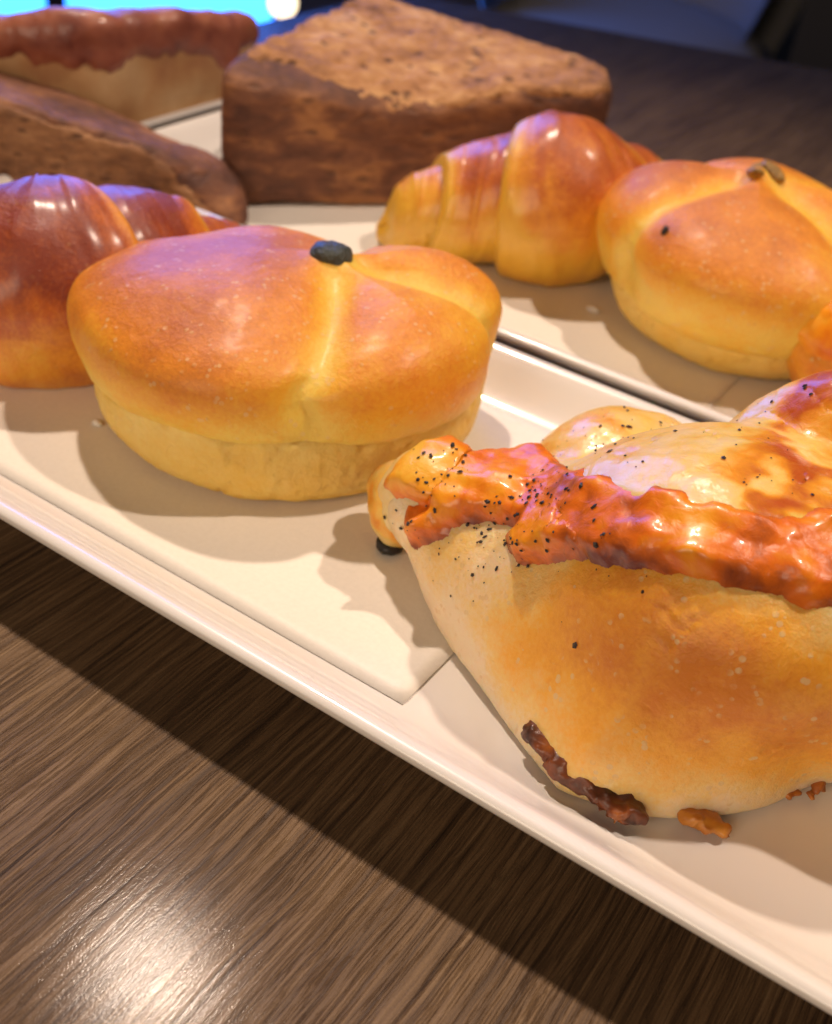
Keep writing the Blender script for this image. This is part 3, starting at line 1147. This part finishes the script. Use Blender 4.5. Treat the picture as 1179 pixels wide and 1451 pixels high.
    crisp([(-1.75, 14.1, 1.42), (-1.35, 14.25, 1.40)], 0.20, 0.3, 4.0, 0.35)
    for a, b in (((-0.65, 16.0, 1.45), (-0.45, 15.7, 1.40)), ((-0.45, 15.7, 1.40), (-0.1, 16.1, 1.40)), ((-0.1, 16.1, 1.40), (-0.1, 16.6, 1.8)), ((-0.65, 16.0, 1.45), (-0.3, 16.6, 1.7))):
        crisp([a, b], 0.13, 0.2, 5.0, 0.3)
    # pepper flecks
    tree = BVHTree.FromPolygons([tuple(v) for v in V], [f for f in F if len(f) == 4])
    trs = [tree, BVHTree.FromPolygons([tuple(v) for v in Vt[used]], FF), BVHTree.FromPolygons([tuple(v) for v in Vm[usedm]], FFm)]
    PV, PF = [], []
    cl = [((640, 655), 45, 22), ((770, 700), 38, 60), ((700, 740), 40, 30), ((620, 690), 35, 14), ((740, 790), 60, 22), ((560, 740), 22, 14), ((900, 600), 60, 26), ((860, 640), 50, 12), ((650, 800), 60, 16),
          ((1090, 670), 50, 12), ((850, 760), 60, 10), ((870, 850), 80, 6), ((1050, 580), 50, 14), ((590, 640), 20, 8), ((1120, 560), 40, 8), ((800, 640), 40, 10)]
    ico = [(0, 0, 1), (0.9, 0, 0.3), (0.3, 0.85, 0.3), (-0.75, 0.5, 0.3), (-0.75, -0.5, 0.3), (0.3, -0.85, 0.3), (0, 0, -0.4)]
    icf = [(0, 1, 2), (0, 2, 3), (0, 3, 4), (0, 4, 5), (0, 5, 1), (6, 2, 1), (6, 3, 2), (6, 4, 3), (6, 5, 4), (6, 1, 5)]
    for (cx, cy), r, k in cl:
        for _ in range(k):
            x, y = random.gauss(cx, r * 0.6), random.gauss(cy, r * 0.45)
            d = Vector(ray(x, y))
            hs = [q for q in (tr.ray_cast(Vector(CAMP), d) for tr in trs) if q[0] is not None]
            if not hs:
                continue
            h = min(hs, key=lambda q: q[3])
            s = random.choice((0.014, 0.018, 0.022, 0.03, 0.045, 0.055)) * random.uniform(0.7, 1.2)
            M3 = Matrix(((1, 0, 0), (0, 1, 0), (0, 0, 1)))
            q = h[1].to_track_quat('Z', 'Y').to_matrix() @ Matrix.Rotation(random.random() * 6, 3, 'Z')
            ob = len(PV)
            sx = random.uniform(0.7, 1.6)
            off = h[1] * 0.01
            for p in ico:
                v = q @ Vector((p[0] * s * sx * random.uniform(.7, 1.2), p[1] * s * random.uniform(.7, 1.2), p[2] * s * 0.7))
                PV.append(tuple(h[0] + v + off))
            PF += [[i + ob for i in f] for f in icf]
    pe = mk('pepper', PV, PF, M_pepper, t, smooth=False)
    pe['kind'] = 'stuff'
    return t


build_cheese_bread()

# second cheese bread, mostly out of the frame behind it
def back_cheese():
    c = np.array([-3.6, 31.4, 3.0])
    t = thing('cheese_bread', 'brown baked cheese bread cut off by the right edge, in front of the yellow bun', 'bread', (c[0], c[1], 1.24), 'cheese topped breads')

    def sdf(P):
        s = smin(ell(P, (-3.0, 31.6, 3.0), (3.3, 3.0, 2.2)), ell(P, (0.5, 32.5, 3.4), (3.4, 3.4, 2.4)), 1)
        return smax(s - 0.25 * fbm(P, 0.5, 3, 4.0), 1.24 - P[:, 2], 0.4)
    V, F = nets(sdf, (-7.5, 27.5, 0.7), (5, 37, 7), 0.14)
    V[:, 2] = np.maximum(V[:, 2], 1.24)
    br = 0.85 + 0.4 * fbm(V, 0.8, 3, 1.0)
    mk('bread_body', V, F, M_dough, t, attrs={'brown': np.clip(br, 0, 1)})
    Nn = normals(V, F)
    sdm = (V[:, 2] - 3.5) + 0.6 * fbm(V, 0.6, 3, 2.0)
    used, FF = submesh(V, F, sdm > -0.1)
    e = sstep(-0.05, 0.4, sdm)
    Vt = V + Nn * (-0.05 + 0.32 * np.sqrt(e) + 0.2 * e * fbm(V, 1.0, 3, 7.0))[:, None]
    mk('browned_cheese', Vt[used], FF, M_brown, t, attrs={'brown': np.clip(0.35 + 0.5 * fbm(V, 0.7, 3, 9.0), 0, 1)[used]})


back_cheese()


# ------------------------------------------------------------------ red topped bread, far left
def pizza_bread():
    c = np.array([-36.6, 34.5, 3.2])
    t = thing('topped_bread', 'blurred pale bread with dark red shiny topping at the far left', 'bread', (c[0], c[1], 1.24))

    def sdf(P):
        b = planes_sdf(side_planes([(-32.6, 29.6), (-31.9, 37.0), (-33.4, 39.5), (-43.0, 34.5), (-43.5, 27.5), (-36, 27.2)]) + [through((-0.28, 0.14, 1), (-32.6, 31.0, 6.1)), ((0, 0, -1), -1.24)], 0.9)
        return b(P) - 0.3 * fbm(P, 0.35, 2, 8.0)
    V, F = nets(sdf, (-47.5, 26, 0.7), (-30.5, 43, 7.5), 0.16)
    V[:, 2] = np.maximum(V[:, 2], 1.24)
    mk('bread_body', V, F, M_dull, t, attrs={'brown': np.clip(0.4 + 0.9 * fbm(V, 0.4, 3, 1.0), 0, 1)})
    Nn = normals(V, F)
    sdm = np.maximum((V[:, 2] - 4.3) + 1.9 * fbm(V * np.array([1, 1, 0.3]), 0.5, 3, 3.0) + 1.2 * sstep(-33.5, -32.0, V[:, 0] - 0.1 * (V[:, 1] - 30)) * sstep(33.5, 35.5, V[:, 1]), Nn[:, 2] * 2 - 1.2)
    used, FF = submesh(V, F, sdm > -0.1)
    e = sstep(-0.05, 0.5, sdm)
    Vt = V + Nn * (-0.05 + 0.2 * np.sqrt(e) + 0.16 * e * fbm(V, 0.9, 3, 7.0))[:, None]
    mk('topping', Vt[used], FF, M_pizza, t, attrs={'brown': np.clip(0.5 + 0.5 * fbm(V, 0.7, 3, 9.0), 0, 1)[used]})


pizza_bread()


# ------------------------------------------------------------------ crumbs on the plates
def crumb(x, y, z, s, label, sd):
    D = sphere_dirs(20, 12)
    V = D * s * (1 + 0.5 * fbm(D + sd, 1.3, 2))[:, None] * np.array([1.3, 0.8, 0.5])
    V[:, 2] = np.maximum(V[:, 2], -s * 0.25)
    V += np.array([x, y, z + s * 0.25])
    F = gridF(20, 12) + [list(range(20))[::-1], [11 * 20 + i for i in range(20)]]
    o = mk('crumb', V, F, M_paper, None, base=(x, y, z))
    tag(o, label, 'crumb')


crumb(-18.7, 16.1, 1.25, 0.12, 'tiny white flake beside the foot of the front pumpkin bun', 1.0)
crumb(-12.3, 31.3, 1.25, 0.18, 'small white flake between the orange croissant and the yellow bun', 5.0)

# ------------------------------------------------------------------ room beyond the table
M_blue = simple('blue window glass', (0.1, 0.2, 0.5), 0.3, emis=(0.03, 0.20, 1.0), es=6.5)
M_fr = simple('dark window frame', (0.02, 0.02, 0.03), 0.5)


def window():
    a = math.radians(140)
    c = np.array([math.cos(a), math.sin(a)]) * 250
    t = thing('window', 'tall window glowing bright blue behind the breads at the far left', 'window', (c[0], c[1], -TZ))
    tx = np.array([math.sin(a), -math.cos(a)])   # to the right as seen from the table
    ny = np.array([math.cos(a), math.sin(a)])

    def slab(u0, u1, d0, d1, z0, z1):
        V = []
        for u in (u0, u1):
            for d in (d0, d1):
                for z in (z0, z1):
                    p = c + tx * u + ny * d
                    V.append((p[0], p[1], z))
        return V, box(0, 1, 0, 1, 0, 1)[1]
    for u0, u1 in ((-36, 0), (4, 46)):
        v, f = slab(u0, u1, 1, 2, -TZ + 8, 182)
        mk('pane', v, f, M_blue, t, smooth=False)
    fr = [slab(-40, -36, 0, 5, -TZ, 187), slab(0, 4, 0, 5, -TZ, 187), slab(46, 50, 0, 5, -TZ, 187), slab(-40, 50, -0.3, 5, -TZ, -TZ + 8), slab(-40, 50, -0.3, 5, 182, 187)]
    v, f = join(fr)
    mk('frame', v, f, M_fr, t, smooth=False)


window()

# warm globe lamp seen small at the top
def sph(c, r, n=32, m=20, sc=(1, 1, 1)):
    D = sphere_dirs(n, m) * r * np.array(sc) + np.array(c)
    return D, gridF(n, m) + [list(range(n))[::-1], [(m - 1) * n + i for i in range(n)]]


dl = ray(401, 4)
pl = CAMP + dl * 150
M_glow = simple('lit frosted glass', (0.9, 0.85, 0.7), 0.3, emis=(1.0, 0.78, 0.5), es=3.0)
gl = thing('globe_lamp', 'small round lit lamp glowing warm white beyond the table', 'lamp', (pl[0], pl[1], -TZ))
v, f = sph(pl, 1.7)
mk('globe', v, f, M_glow, gl)
boxes('pole', [(pl[0] - 0.4, pl[0] + 0.4, pl[1] - 0.4, pl[1] + 0.4, -TZ + 1, pl[2] - 1.6)], M_leg, gl)
boxes('foot', [(pl[0] - 8, pl[0] + 8, pl[1] - 8, pl[1] + 8, -TZ, -TZ + 1)], M_leg, gl)

# pale tub chair across the table
M_chair = simple('light grey upholstery', (0.42, 0.41, 0.40), 0.8)
dc = ray(890, 30)
k = (30 + CAMH) / -dc[2]
pc = CAMP + dc * k
ch = thing('tub_chair', 'light grey rounded tub chair beyond the far edge of the table', 'chair', (pc[0], pc[1], -TZ))
v, f = sph((pc[0], pc[1], -33), 1, 48, 24, (26, 26, 7))
mk('seat', v, f, M_chair, ch)
a_ = np.linspace(math.radians(-20), math.radians(200), 40)
rot = math.atan2(pc[1], pc[0]) - PI / 2
Vb = []
for zz, ro, ri in ((-32, 27, 21), (-22, 30, 24), (-6, 32, 27), (-2, 31, 28)):
    for r in (ro, ri):
        Vb.append(np.stack([pc[0] + r * np.cos(a_ + rot), pc[1] + r * np.sin(a_ + rot), np.full(40, zz)], 1))
Vb = [Vb[0], Vb[2], Vb[4], Vb[6], Vb[7], Vb[5], Vb[3], Vb[1]]
Vb = np.concatenate(Vb)
mk('backrest', Vb, gridF(40, 8, False), M_chair, ch)
for dx, dy in ((-14, -14), (14, -14), (-14, 14), (14, 14)):
    boxes('leg', [(pc[0] + dx - 1.5, pc[0] + dx + 1.5, pc[1] + dy - 1.5, pc[1] + dy + 1.5, -TZ, -36)], M_leg, ch)

M_pil = simple('dull blue painted column', (0.05, 0.085, 0.2), 0.6)
dq = ray(1045, 20)
pq = dq[:2] / np.linalg.norm(dq[:2]) * 330
tag(boxes('column', [(pq[0] - 14, pq[0] + 14, pq[1] - 10, pq[1] + 10, -TZ, 190)], M_pil, None, base=(pq[0], pq[1], -TZ)), 'dull blue column in the dark background at the upper right', 'column')

for o in list(scene.objects):
    if '_base' in o:
        del o['_base']
